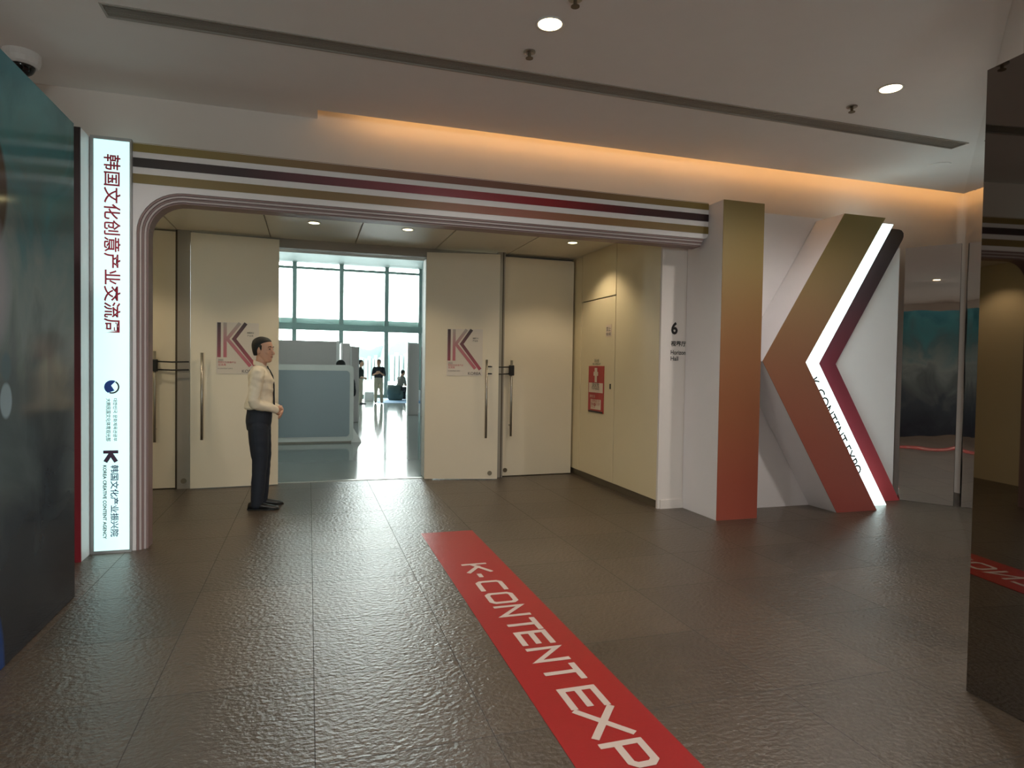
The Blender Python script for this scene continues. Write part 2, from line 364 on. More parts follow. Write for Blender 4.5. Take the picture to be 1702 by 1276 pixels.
# ------------------------------------------------------------------ posters on the doors
def poster(p, d, nn, label, cut=False):
    """p: lower-left point on the leaf, d: along the leaf, nn: towards the lobby"""
    W_, H_ = .50, .655
    P = Vector((p[0], p[1], p[2])); D = Vector((d.x, d.y, 0)); NN = Vector((nn.x, nn.y, 0))
    t = thing('door_poster', P, label, 'poster')
    def fn(o): return lambda u, v: tuple(P + D * u + Vector((0, 0, v)) + NN * o)
    s = MB(); s.prism([(0, 0), (W_, 0), (W_, H_), (0, H_)], lambda u, v, w: fn(w)(u, v), .002, .005); s.build('sheet', PAPER, t)
    z0 = P.z
    g1 = grad('poster_dark_stroke', 'Z', z0 + .12, z0 + .65, [(0, (170, 70, 84)), (.45, (120, 62, 72)), (1, (58, 44, 44))])
    g2 = grad('poster_pale_stroke', 'Z', z0 + .12, z0 + .65, [(0, (186, 96, 108)), (.5, (178, 110, 120)), (1, (172, 162, 156))])
    MB().ribbon([(.03, .21), (.03, .65)], .042, fn(.007)).build('stroke', g1, t)
    MB().ribbon([(.10, .21), (.10, .65)], .04, fn(.007)).build('stroke', g2, t)
    MB().ribbon([(.275, .65), (.125, .445), (.40, .10)], .042, fn(.0075)).build('stroke', g2, t)
    MB().ribbon([(.345, .65), (.205, .445), (.47, .09)], .044, fn(.008)).build('stroke', g1, t)
    def tx(b, u, v, w_, m): text('lettering', b, P + D * u + Vector((0, 0, v)) + NN * .008, D, (0, 0, 1), m, t, width=w_)
    tx('2025', .02, .165, .06, GREYI); tx('韩国文化创意产业', .02, .135, .21, CRIMSON); tx('交流周', .02, .10, .09, CRIMSON)
    tx('K-CONTENT EXPO', .02, .06, .17, GREYI); tx('韩国文化', .36, .52, .08, INK); tx('产业周', .36, .48, .07, INK); tx('KOREA', .30, .015, .18, GREYI)
d2 = Vector((1.035, .078)).normalized(); n2 = Vector((d2.y, -d2.x))
a_ = Vector((-1.414, 8.897)) + d2 * .295
poster((a_.x, a_.y, 1.46), d2, n2, 'white poster with large striped K on the door leaf beside the guard')
d3 = Vector((1.003, -.22)).normalized(); n3 = Vector((d3.y, -d3.x))
a_ = Vector((1.557, 8.975)) + d3 * .295
poster((a_.x, a_.y, 1.47), d3, n3, 'white poster with large striped K on the door leaf right of the opening')

# ------------------------------------------------------------------ signs on the right recess wall
t = thing('hydrant_sign', (X5, 8.2, .98), 'red fire hydrant sign with white figure on cream cupboard door', 'sign')
def fx(o): return lambda u, v: (X5 - o, 8.475 - u, v)
def bx(u0, v0, u1, v1, o0, o1): return MB().prism([(u0, v0), (u1, v0), (u1, v1), (u0, v1)], lambda u, v, w: fx(w)(u, v), o0, o1)
REDS = mat('sign_red', (176, 34, 34), .4); SIGNW = mat('sign_white', (226, 206, 186), .5)
bx(0, .985, .50, 1.635, .002, .008).build('frame', REDS, t)
bx(0.02, .985, .48, 1.01, .008, .012).build('bottom_strip', BLACK, t)
bx(.025, 1.265, .475, 1.40, .008, .011).build('caption_panel', SIGNW, t)
bx(.09, 1.03, .42, 1.17, .008, .011).build('notice_panel', SIGNW, t)
m_ = MB(); m_.ribbon([(.25, 1.41), (.25, 1.52)], .075, fx(.011)); m_.ribbon([(.25, 1.50), (.25, 1.555)], .15, fx(.0115)); m_.ribbon([(.25, 1.55), (.25, 1.61)], .09, fx(.011))
m_.build('hydrant_symbol', SIGNW, t)
for b, u, v, w_, mm in (('消火栓', .13, 1.335, .24, INK), ('Fire Hydrant', .13, 1.295, .24, INK), ('使用方法', .06, 1.19, .18, SIGNW), ('火警电话 119', .11, 1.13, .28, REDS), ('Fire call 119', .11, 1.085, .28, REDS), ('119', .11, 1.045, .14, REDS), ('消火栓', .17, 1.685, .16, INK), ('FIRE HYDRANT', .12, 1.65, .26, INK)):
    text('lettering', b, fx(.0135 if v < 1.64 else .003)(u, v), (0, -1, 0), (0, 0, 1), mm, t, width=w_)
t = thing('notice_plate', (X5, 7.85, 2.03), 'small pale notice plate high on the cream cupboard door', 'sign')
def fx2(o): return lambda u, v: (X5 - o, 7.945 - u, v)
MB().prism([(0, 2.03), (.17, 2.03), (.17, 2.19), (0, 2.19)], lambda u, v, w: fx2(w)(u, v), .002, .006).build('plate', SIGNW, t)
text('lettering', '禁止', fx2(.008)(.02, 2.10), (0, -1, 0), (0, 0, 1), INK, t, width=.13)
text('lettering', '吸烟', fx2(.008)(.02, 2.045), (0, -1, 0), (0, 0, 1), INK, t, width=.13, height=.04)
t = thing('hall_sign', (3.96, YW, 1.7), 'black number six and Horizon Hall lettering on white wall', 'sign')
for b, z, w_, h_, bo in (('6', 2.005, .085, .145, .035), ('视界厅', 1.87, .20, .062, .02), ('Horizon', 1.775, .195, .05, .015), ('Hall', 1.705, .10, .05, .015)):
    text('lettering', b, (3.96, YW - .004, z), (1, 0, 0), (0, 0, 1), INK, t, width=w_, height=h_, bold=bo)

# ------------------------------------------------------------------ striped entrance arch
t = thing('entrance_arch', (.6, 6.2, 0), 'white entrance arch with gold, black and red stripes over the doorway', 'arch')
YA, XL, XR, ZB, ZT = 6.12, -1.412, 4.15, 3.03, 3.42
def arc(cx, cz, r, a0, a1, n=10): return [(cx + r * math.cos(math.radians(a0 + (a1 - a0) * i / n)), cz + r * math.sin(math.radians(a0 + (a1 - a0) * i / n))) for i in range(n + 1)]
XI = -1.385                                     # outer edge of the arch trims
outl = [(XL, 0), (XL, ZT), (XR, ZT), (XR, 3.085)] + arc(XR - .05, 3.085, .05, 0, -90, 4) + [(XI + .36, 3.035)] + arc(XI + .36, 2.675, .36, 90, 180) + [(XI, 0)]
m_ = MB(); m_.prism(outl, lambda u, v, w: (u, w, v), YA, YA + .22); m_.build('frame', WHITEP, t)
OL = (128, 114, 66); MV = (112, 78, 70)
gold = grad('gold_stripe', 'X', XL, XR, [(0, (150, 134, 70)), (.12, (142, 122, 74)), (.5, (136, 92, 84)), (.7, (130, 96, 70)), (1, (140, 120, 64))])
dark = grad('dark_stripe', 'X', XL, XR, [(0, (44, 38, 38)), (.15, (66, 48, 52)), (.45, (150, 70, 82)), (.66, (150, 34, 42)), (.85, (70, 22, 32)), (1, (44, 22, 30))])
rose = grad('rose_stripe', 'X', XL, XR, [(0, (136, 118, 66)), (.35, (140, 112, 76)), (.6, (164, 104, 92)), (.8, (140, 106, 64)), (1, (128, 108, 58))])
for z0, z1, mm in ((3.348, 3.415, gold), (3.222, 3.298, dark), (3.088, 3.165, rose)):
    MB().box((XL + .002, YA - .006, z0), (XR, YA + .002, z1)).build('stripe', mm, t)
MB().box((XL, YA, ZT), (XR, YA + .22, ZT + .004)).build('top_cap', gold, t)
mauve = mat('mauve_trim', (140, 116, 114), .45); ptrim = mat('pale_trim', (196, 186, 186), .45)
def arch_path(i):
    r = .36 - i; x = XI + i; z = 3.035 - i
    return [(x, 0)] + [(p[0], p[1]) for p in arc(XI + .36, 2.675, r, 180, 90)] + [(XR - .06, z)]
for i, mm, yy in ((.011, mauve, .03), (.028, ptrim, .04), (.043, mauve, .055), (.058, ptrim, .065), (.072, mauve, .08)):
    m_ = MB(); pa = arch_path(i - .008); pb = arch_path(i + .008)
    m_.prism(pa + pb[::-1], lambda u, v, w: (u, w, v), YA + yy - .03, YA + .21); m_.build('arch_trim', mm, t)

# ------------------------------------------------------------------ lightbox sign and plum fin
t = thing('lightbox_sign', (-1.56, 6.1, 0), 'tall glowing white lightbox sign with vertical red Chinese lettering', 'sign')
YL = 6.09
FRM = mat('pale_metal_frame', (176, 180, 182), .4, .3)
m_ = MB()
m_.box((-1.712, YL - .012, 0), (-1.687, YL + .2, 3.435)); m_.box((-1.426, YL - .012, 0), (-1.413, YL + .2, 3.435)); m_.box((-1.687, YL - .012, 0), (-1.426, YL + .2, .022)); m_.box((-1.687, YL - .012, 3.41), (-1.426, YL + .2, 3.435))
m_.build('frame', FRM, t)
MB().box((-1.687, YL, .022), (-1.426, YL + .18, 3.41)).build('lit_panel', SIGNM, t)
RT, UP = (0, 0, -1), (1, 0, 0)
def ls(b, x0, x1, z0, z1, m, bo=0): text('lettering', b, (x0, YL - .003, z0), RT, UP, m, t, width=z0 - z1, height=x1 - x0, bold=bo)
ls('韩国文化创意产业交流周', -1.617, -1.492, 3.295, 1.835, CRIMSON, .016)
ls('대한민국 문화체육관광부', -1.548, -1.518, 1.29, .935, GREYI, .012); ls('大韩民国文化体育观光部', -1.60, -1.565, 1.29, .935, GREYI, .012)
ls('韩国文化产业振兴院', -1.568, -1.507, .735, .135, NAVYI, .014); ls('KOREA CREATIVE CONTENT AGENCY', -1.622, -1.596, .735, .12, GREYI, .03)
def fe(o): return lambda u, v: (u, YL - o, v)
m_ = MB(); c0 = (-1.557, 1.385)                                  # swirl emblem
k = [(c0[0] + .056 * math.cos(a), c0[1] + .056 * math.sin(a)) for a in [math.radians(60 + i * 12) for i in range(16)]]
m_.bm.faces.new([m_.bm.verts.new(fe(.004)(*q)) for q in k + [(c0[0] + .02, c0[1] - .03), (c0[0] - .005, c0[1] + .012)]])
m_.build('emblem', mat('emblem_blue', (40, 84, 176), .6), t)
MB().ribbon([(c0[0] + .05 * math.cos(math.radians(a)), c0[1] + .05 * math.sin(math.radians(a))) for a in range(-110, 62, 12)], .012, fe(.0045)).build('emblem', GREYI, t)
m_ = MB(); m_.ribbon([(-1.62, .845), (-1.51, .845)], .026, fe(.004)); m_.ribbon([(-1.605, .762), (-1.565, .83), (-1.525, .762)], .032, fe(.0045)); m_.build('logo', PLUMI, t)
t = thing('side_fin', (-1.9, 5.98, 0), 'dark plum to red fin with white return beside the lightbox', 'display panel')
plum = grad('plum_to_red', 'Z', 0, 3.4, [(0, (150, 36, 52)), (.3, (120, 40, 50)), (.6, (78, 52, 60)), (1, (44, 38, 42))])
MB().box((-2.3, 5.864, 0), (-1.716, 5.875, 3.42)).build('face', plum, t)
MB().box((-2.3, 5.875, 0), (-1.716, 6.28, 3.42)).build('body', WHITEP, t)

# ------------------------------------------------------------------ big artwork panel on the left
t = thing('artwork_wall', (-1.56, 3, 0), 'tall glossy teal and slate picture wall at left edge', 'display panel')
MB().box((-1.66, -1.6, 0), (-1.506, 5.0, 3.168)).build('body', mat('dark_panel_edge', (40, 46, 50), .4), t)
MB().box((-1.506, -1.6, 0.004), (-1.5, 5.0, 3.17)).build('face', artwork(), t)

# ------------------------------------------------------------------ the giant letter K
t = thing('letter_structure', (5.2, 6.0, 0), 'giant freestanding letter K with gold to red faces and lit strip', 'letter sign')
KG = [(0, (172, 86, 70)), (.12, (164, 84, 64)), (.32, (154, 92, 60)), (.55, (150, 104, 66)), (.8, (142, 120, 74)), (1, (138, 122, 72))]
kg = grad('gold_to_red', 'Z', 0, 3.4, KG)
KG2 = [(0, (174, 86, 78)), (.25, (162, 88, 70)), (.5, (150, 102, 74)), (.75, (146, 122, 84)), (1, (142, 128, 76))]
kg2 = grad('gold_to_rose', 'Z', 0, 3.4, KG2)
YK = 5.85
MB().box((4.152, YK + .006, 0), (4.665, YW - .01, 3.40)).build('column', WHITEP, t)
MB().box((4.152, YK, 0), (4.665, YK + .006, 3.40)).build('column_face', kg, t)
arm = [(5.745, 3.39), (6.335, 3.39), (5.262, 1.706), (6.335, 0), (5.753, 0), (4.69, 1.708)]
fy = lambda u, v, w: (u, w, v)
MB().prism(arm, fy, YK + .006, 6.28).build('arm', WHITEP, t)
MB().prism(arm, fy, YK, YK + .006).build('arm_face', kg2, t)
Y1, Y2 = 6.06, 6.24
k1, k2 = Y1 / 5.85, Y2 / 5.85
lit = [(6.05, 3.385), (6.453 * k1, 3.385), (5.442 * k1, 1.70), (6.456 * k1 + .02, 0), (6.1, 0), (5.1, 1.70)]
MB().prism(lit, fy, Y1, 6.285).build('lit_strip', STRIPM, t)
plm = grad('black_to_red', 'Z', 0, 3.4, [(0, (196, 76, 82)), (.25, (150, 52, 66)), (.5, (110, 34, 50)), (.75, (66, 40, 46)), (1, (48, 42, 40))])
dirU = (Vector((6.582 * k2, 3.36)) - Vector((5.676 * k2, 1.70))).normalized()
tipR = [(6.60 * k2 - .005, 3.26), (6.60 * k2 + .012, 3.30), (6.60 * k2 + .01, 3.345), (6.60 * k2 - .02, 3.375), (6.60 * k2 - .06, 3.385)]
red = [(6.2, 3.385)] + tipR[::-1] + [(5.676 * k2, 1.70), (7.115, 0), (6.3, 0), (5.4, 1.70)]
MB().prism(red, fy, Y2, 6.286).build('outline_strip', plm, t)
MB().box((4.665, 6.286, 0), (6.2, 6.34, 3.43)).build('back_panel', WHITEP, t)
MB().box((6.2, 6.286, 0), (7.05, 6.34, 3.17)).build('back_panel', WHITEP, t)
# lettering along the lower lit strip, its left half tucked behind the arm
e0 = Vector((5.262, 0, 1.706)); e1 = Vector((6.335, 0, 0)); ed = (e1 - e0).normalized(); en = Vector((-ed.z, 0, ed.x)).normalized()
if en.x < 0: en = -en
ss = Vector((0, Y1 - .003, 0)) + (e0 * k1 + Vector((0, 0, CAM_H * (1 - k1)))) + ed * .22
text('lettering', 'K-CONTENT EXPO', ss - en * .075, ed, en, INK, t, width=1.33, height=.13, bold=.012)

# ------------------------------------------------------------------ mirror-clad booth on the right
def mir(p, q, z1, m, label, th=.06):
    t = thing('mirror_panel', ((p[0] + q[0]) / 2, (p[1] + q[1]) / 2, 0), label, 'mirror panel')
    d = Vector((q[0] - p[0], q[1] - p[1])).normalized(); n = Vector((-d.y, d.x))
    MB().wall(p, q, .003, z1, .004).build('face', m, t)
    MB().wall((p[0] + n.x * .004, p[1] + n.y * .004), (q[0] + n.x * .004, q[1] + n.y * .004), 0, z1, th).build('backing', mat('panel_core', (52, 48, 46), .6), t)
mir((7.125, 6.27), (7.45, 5.79), 3.17, MIRA, 'mirror panel standing right beside the white board of the letter K')
mir((8.11, 6.30), (3.68, 2.55), ZC - .003, MIRB, 'floor to ceiling wavy mirror panel seen edge-on', .05)
# near panel: face towards -X
tn = math.tan(math.radians(4.5))
P0, P1 = (3.18, 2.37), (3.18 - (2.37 + .5) * tn, -.5)
mir(P0[::1], P1, 3.10, MIRC, 'big smoky mirror panel at right edge reflecting the red strip', .08)

# ------------------------------------------------------------------ red floor strip
t = thing('floor_strip', (1.28, 3.5, 0), 'red vinyl floor strip with pale K-CONTENT EXPO lettering', 'floor decal')
MB().box((1.03, .2, 0.0005), (1.53, 6.08, .003)).build('strip', REDM, t)
m_ = MB()
HL, W0 = .205, .036                                   # letter height and stroke
def put(strokes, y0, y1, h=HL):
    Lw = y0 - y1; a = W0 / 2
    fn = lambda u, v: (1.18 + v, y0 - u, .0042)
    for si, s_ in enumerate(strokes):
        fn = lambda u, v, si=si: (1.18 + v, y0 - u, .0042 + si * .0005)
        cl = s_[0] == s_[-1] and len(s_) > 2
        pts = [(a + u * (Lw - W0), a + v * (h - W0)) for u, v in (s_[:-1] if cl else s_)]
        if not cl:                                     # butt ends out to the box edge
            for i, j in ((0, 1), (-1, -2)):
                dv = (Vector(pts[i]) - Vector(pts[j])).normalized() * a; pts[i] = (pts[i][0] + dv.x, pts[i][1] + dv.y)
        m_.ribbon(pts, W0, fn, cl)
LT = {'K': [[(0, 0), (0, 1)], [(1, 1), (.12, .42)], [(.32, .6), (1, 0)]], 'C': [[(1, 1), (.14, 1), (0, .86), (0, .14), (.14, 0), (1, 0)]],
      'O': [[(.14, 1), (0, .86), (0, .14), (.14, 0), (.86, 0), (1, .14), (1, .86), (.86, 1), (.14, 1)]],
      'N': [[(0, 0), (0, 1), (1, 0), (1, 1)]], 'T': [[(0, 1), (1, 1)], [(.5, .9), (.5, 0)]],
      'E': [[(1, 1), (0, 1), (0, 0), (1, 0)], [(.1, .5), (.94, .5)]], 'X': [[(0, 0), (1, 1)], [(0, 1), (1, 0)]],
      'P': [[(0, 0), (0, 1)], [(.02, 1), (.86, 1), (1, .86), (1, .5), (.86, .36), (.1, .36)]]}
for ch, y0, y1 in (('K', 5.035, 4.80), ('C', 4.60, 4.385), ('O', 4.338, 4.128), ('N', 4.088, 3.892), ('T', 3.85, 3.66), ('E', 3.65, 3.455), ('N', 3.418, 3.232), ('T', 3.192, 3.01), ('E', 2.94, 2.738), ('X', 2.735, 2.488), ('P', 2.456, 2.262), ('O', 2.215, 2.01)):
    put(LT[ch], y0, y1)
m_.ribbon([(1.262, 4.775), (1.262, 4.69)], .036, lambda u, v: (u, v, .0042))
m_.build('lettering', LETM, t)

# ------------------------------------------------------------------ ceiling fittings
t = thing('linear_air_vent', (2.5, 5.0, ZC), 'long thin dark slot vent running across the ceiling', 'air vent')
VENT = mat('grey_vent_blade', (150, 144, 134), .5)
m_ = MB()
for y0, y1 in ((4.915, 4.932), (5.088, 5.105)): m_.box((-1.335, y0, ZC - .006), (6.375, y1, ZC + .02))
m_.box((-1.335, 4.932, ZC - .006), (-1.318, 5.088, ZC + .02)); m_.box((6.358, 4.932, ZC - .006), (6.375, 5.088, ZC + .02))
m_.build('frame', mat('vent_frame', (170, 164, 156), .5), t)
m_ = MB()
for i in range(8): y = 4.94 + i * .0185; m_.prism([(y - .004, ZC), (y + .0115, ZC + .002), (y + .0115, ZC + .005), (y - .004, ZC + .003)], lambda u, v, w: (w, u, v), -1.318, 6.358)
m_.box((-1.318, 4.932, ZC + .035), (6.358, 5.088, ZC + .04))
m_.build('louvre', VENT, t)
def downlight(x, y, zc, r, glow, power, col, label, group=None, spot=150, blend=.6):
    t = thing('downlight', (x, y, zc), label, 'downlight', group)
    m_ = MB(); n = 28
    pr = [(r + .016, -.001), (r + .016, -.006), (r, -.006), (r - .006, .0), (r - .008, -.001)]
    rings = [[(x + q * math.cos(k * 2 * PI / n), y + q * math.sin(k * 2 * PI / n), zc + z) for k in range(n)] for q, z in pr]
    m_.loft(rings, cap=False).build('trim_ring', WHITEG, t, True)
    MB().lathe([(r - .004, -.002), (r - .004, -.004)], (x, y, zc), n).build('lamp', glow, t)
    if power: light('lamp_light', 'SPOT', (x, y, zc - .03), power, col, t, spot_size=math.radians(spot), spot_blend=blend, shadow_soft_size=r * .7)
WARM = (1, .93, .86)
downlight(1.555, 4.195, ZC, .085, LAMPM, LOBBY_W, WARM, 'glowing warm ceiling downlight above the red floor strip')
downlight(4.565, 4.205, ZC, .085, LAMPM, LOBBY_W, WARM, 'glowing warm ceiling downlight above the giant letter K')
for x in (-4.46, -1.45): downlight(x, 4.2, ZC, .085, LAMPM, LOBBY_W * .6, WARM, 'glowing warm ceiling downlight out of frame', 'lobby downlights out of frame')  # unseen lamps on the same ceiling grid, added to boost lobby ambient light
for y in (1.2, -1.8, -4.8):
    for x in (-4.46, -1.45, 1.56, 4.57, 7.6): downlight(x, y, ZC, .085, LAMPM, LOBBY_W, WARM, 'glowing warm ceiling downlight out of frame', 'lobby downlights out of frame')
for x, y, lb in ((-2.11, 7.89, 'small recess downlight hidden behind the left side of arch'), (.045, 7.92, 'small glowing recess downlight, leftmost of the row of three'), (1.131, 7.88, 'small glowing recess downlight, middle of the row of three'), (3.293, 7.89, 'small glowing recess downlight beside the cream panelled wall')):
    downlight(x, y, ZS, .062, LAMPR, RECESS_W, (1, .83, .58), lb, None, 120, .5)
def sensor(x, y, label, sc=1):
    t = thing('ceiling_sprinkler', (x, y, ZC), label, 'sprinkler')
    MB().lathe([(.045 * sc, 0), (.045 * sc, -.008), (.03 * sc, -.014)], (x, y, ZC)).build('escutcheon', STEEL, t)
    MB().lathe([(.012, -.012), (.012, -.045), (.028, -.047), (.028, -.052)], (x, y, ZC)).build('head', DSTEEL, t)
sensor(1.549, 4.607, 'small ceiling sprinkler just beyond the downlight over the strip')
sensor(4.559, 4.598, 'small ceiling sprinkler just beyond the downlight over the letter K')
sensor(1.60, 3.86, 'small ceiling sprinkler cut by the top edge of photo')
t = thing('dome_camera', (-2.12, 5.9, ZC), 'white dome security camera with black lens on ceiling above picture wall', 'camera')
MB().lathe([(.125, 0), (.125, -.05), (.115, -.085), (.10, -.10)], (-2.12, 5.92, ZC)).build('housing', WHITEG, t, False)
MB().ell((-2.12, 5.92, ZC - .095), (.088, .088, .078), 20).build('dome', mat('black_dome', (16, 16, 18), .1), t, True)
t = thing('ceiling_speaker', (6.75, 5.5, ZC), 'faint round ceiling speaker grille near the mirror panel', 'speaker')
MB().lathe([(.12, 0), (.12, -.006), (.10, -.008)], (6.75, 5.55, ZC)).build('grille', CEILW, t)

# ------------------------------------------------------------------ the bright hall beyond
HFL = mat('polished_pale_floor', (140, 150, 149), .09, var=.04, scale=1.5, spec=.7)
struct(MB().box((-13, 9.15, -.12), (9, 33, -.001)).build('hall_floor', HFL))
struct(MB().box((-13, 9.2, 6.47), (9, 33, 6.6)).build('ceiling_hall', mat('hall_ceiling', (150, 162, 160), .6, var=.02)))
HW = mat('hall_wall', (226, 228, 226), .6, var=.02)
struct(MB().box((-13.1, 9.2, 0), (-13, 33, 6.6)).build('wall_hall_left', HW))
struct(MB().box((9, 9.2, 0), (9.1, 33, 6.6)).build('wall_hall_right', HW))
struct(MB().box((5.42, 32.3, 0), (9.1, 33, 6.6)).build('wall_hall_back', HW))
MUL = mat('aluminium_mullion', (150, 170, 166), .4, .3)
YG = 32.67
xm = [-13.0, -11.55, -9.36, -7.18, -5.01, -2.86, -.68, 1.49, 3.67, 5.37]
for i, (a, b) in enumerate(zip(xm, xm[1:])):
    wn = struct(MB().box((b - .10, YG - .12, 0), (b + .10, YG + .12, 6.47)).build('window_%d' % (i + 1), MUL))
    m_ = MB(); m_.box((a, YG - .08, 6.15), (b - .07, YG + .08, 6.27)); m_.box((a, YG - .05, 0), (b - .07, YG + .05, .14)); m_.build('frame', MUL, wn)
    MB().box((a + .07, YG - .008, .14), (b - .07, YG + .008, 6.45)).build('pane', GLASS, wn)
m_ = MB(); m_.box((-13, YG - .3, 3.24), (5.42, YG + .1, 3.54)); m_.box((-13, YG + .1, 3.56), (5.42, YG + .35, 3.82)); struct(m_.build('trim_9', mat('transom_paint', (150, 172, 168), .5)))
po = light('daylight_portal', 'AREA', (-3.8, YG + .5, 3.2), 1, (1, 1, 1), None, shape='RECTANGLE', size=18.4, size_y=6.5)
po.rotation_euler = (-PI / 2, 0, 0); po.data.cycles.is_portal = True
# outside: water, far hills, towers
struct(MB().box((-900, 40, -21), (900, 2500, -20)).build('sea', mat('pale_sea', (150, 158, 158), .5, var=.02, scale=.02)))
hill = mat('hazy_hill', (70, 84, 84), .9, var=.05, scale=.01)
def ridge(name, prof, Y, base=-21, th=160):
    m_ = MB(); m_.prism([(x, base) for x in (prof[0][0],)] + [(x, z) for x, z in prof] + [(prof[-1][0], base)], lambda u, v, w: (u, w, v), Y, Y + th)
    struct(m_.build(name, hill))
rp = lambda px, py, Y: tuple(_pl(px, py, Y))
def _pl(px, py, Y):
    d = M.transposed() @ Vector(((px - 851) / F_PX, (py - 638) / F_PX, 1)); k = Y / d.y; return d.x * k, CAM_H + d.z * k
def smooth_prof(P, n=6, amp=.8):
    out = []
    for (x0, z0), (x1, z1) in zip(P, P[1:]):
        for i in range(n): f = i / n; g = f * f * (3 - 2 * f); out.append((x0 + (x1 - x0) * f, z0 + (z1 - z0) * g + random.uniform(-amp, amp)))
    return out + [P[-1]]
ridge('far_hills', smooth_prof([_pl(a, b, 1000) for a, b in ((200, 585), (420, 580), (540, 572), (592, 576), (612, 581), (637, 574), (660, 577), (760, 590), (900, 590))]), 1000)
ridge('near_hill', smooth_prof([_pl(a, b, 900) for a, b in ((640, 606), (650, 575), (664, 568), (684, 566), (720, 562), (800, 575), (900, 600))]), 900)
tw = mat('hazy_tower', (84, 98, 98), .8)
for i, (px, hh, ww) in enumerate(((601, 594, 4), (607, 596, 5), (613, 592, 4), (619, 596, 3), (624, 590, 4), (630, 594, 5), (651, 590, 5), (658, 586, 5), (665, 591, 4), (673, 588, 5))):
    (x0, z1), (x1, _) = _pl(px - ww / 2, hh, 880), _pl(px + ww / 2, hh, 880)
    o = MB().box((x0, 870, -20.5), (x1, 880, z1)).build('distant_tower', tw); tag(o, 'pale hazy tower across the water beyond the windows', 'tower', 'distant towers across the water')
# reception counter
t = thing('reception_counter', (-.5, 13.7, 0), 'white rounded reception counter with grey-blue front panel beyond the doors', 'counter')
def rrect(x0, z0, x1, z1, r): return arc(x1 - r, z1 - r, r, 0, 90, 6) + arc(x0 + r, z1 - r, r, 90, 180, 6) + arc(x0 + r, z0 + r, r, 180, 270, 6) + arc(x1 - r, z0 + r, r, 270, 360, 6)
MB().prism(rrect(-2.2, .03, .88, 1.59, .08), fy, 13.6, 14.3).build('body', mat('counter_white', (214, 218, 216), .35), t)
MB().prism(rrect(-2.1, .13, .80, 1.475, .07), fy, 13.575, 13.605).build('front_panel', mat('grey_blue_panel', (142, 156, 164), .35, var=.03, scale=1), t)
MB().prism([(.80, 0), (1.06, 0), (.88, .30), (.80, .30)], fy, 13.65, 14.25).build('foot', WHITEG, t)
MB().box((-2.1, 13.62, 0), (.84, 14.25, .04)).build('plinth', JAMBM, t)
# booth partitions
BW = mat('booth_wall', (206, 200, 200), .6, var=.02)
def part(x0, x1, y0, y1, h, label, trim=None):
    t = thing('booth_partition', ((x0 + x1) / 2, y0, 0), label, 'partition', None)
    MB().box((x0, y0, 0), (x1, y1, h), .008).build('panel', BW, t)
    if trim: MB().box((trim[0], y0 - .03, 0), (trim[1], y0 + .05, h + .01)).build('edge_post', WHITEG, t)
part(-4, .72, 17.0, 17.15, 2.19, 'wide white booth partition behind the reception counter', (.66, .74))
part(.80, 1.03, 17.4, 20, 2.16, 'narrow booth partition right behind the wide white one', (.79, .83))
part(1.10, 1.33, 18.4, 21, 2.1, 'shorter narrow booth partition nearest the standing men', (1.09, 1.13))
part(3.07, 3.40, 20.8, 21.3, 2.33, 'grey booth partition at right of the hall by the seat', (3.02, 3.075))
part(3.42, 3.52, 20.2, 20.6, 2.2, 'slim white booth partition just inside the right door leaf')
struct(MB().box((1.585, 9.19, 0), (1.70, 9.42, 3.13)).build('trim_10', HW))
tag(MB().box((2.35, 29.0, 0), (2.75, 29.4, .42), .01).build('white_box', WHITEG), 'low white box behind the man in profile', 'box')
tag(MB().box((2.8, 27.6, 0), (4.9, 31.6, .012)).build('blue_rug', mat('blue_rug', (110, 150, 190), .8)), 'pale blue rug under the lounge seat by the windows', 'rug')
def lounge(name, x, y, r, h, m, label):
    t = thing(name, (x, y, .012), label, 'seat')
    MB().lathe([(r * .82, 0.012), (r * .98, .12), (r * 1.0, .30), (r * .96, .42), (r * .8, .45)], (x, y, 0), 28).build('seat', m, t, True)
    n = 20; rings = []
    for i in range(n + 1):
        a = math.radians(100 + 200 * i / n); ca, sa = math.cos(a), math.sin(a)
        rings.append([(x + q * ca, y + q * sa, z) for q, z in ((r * .78, .30), (r * 1.02, .25), (r * 1.06, h * .8), (r * 1.0, h), (r * .86, h * .98), (r * .78, h * .7))])
    MB().loft(rings).build('backrest', m, t, True)
lounge('tub_seat', 3.82, 30.0, .37, .70, mat('green_fabric', (80, 100, 96), .8), 'dark green tub seat by the windows')
t = tag(MB().lathe([(.30, .012), (.34, .1), (.34, .42), (.30, .5), (.2, .52)], (4.5, 29.0, 0), 24).build('white_pouf', WHITEG, None, True), 'white round pouf beside the dark green tub seat', 'pouf')

# ------------------------------------------------------------------ people
SKIN = mat('skin', (206, 158, 132), .5, var=.05); HAIR = mat('black_hair', (26, 23, 22), .55, bump=.3, bscale=160)
SHOE = mat('black_leather', (22, 21, 22), .28); EYE = mat('dark_eye', (24, 18, 16), .3); LIP = mat('lip', (164, 96, 88), .5)
CREAM = mat('cream_shirt', (234, 220, 196), .7, var=.04, bump=.25, bscale=14); NAVY = mat('navy_trousers', (28, 34, 46), .7, var=.08, bump=.15, bscale=16)
def cat(P, n):
    """Catmull-Rom through tuples"""
    out = []
    for i in range(len(P) - 1):
        p0, p1, p2, p3 = P[max(i - 1, 0)], P[i], P[i + 1], P[min(i + 2, len(P) - 1)]
        for k in range(n):
            t = k / n; out.append(tuple(.5 * (2 * b + (c - a) * t + (2 * a - 5 * b + 4 * c - d) * t * t + (3 * b - a - 3 * c + d) * t ** 3) for a, b, c, d in zip(p0, p1, p2, p3)))
    return out + [tuple(P[-1])]
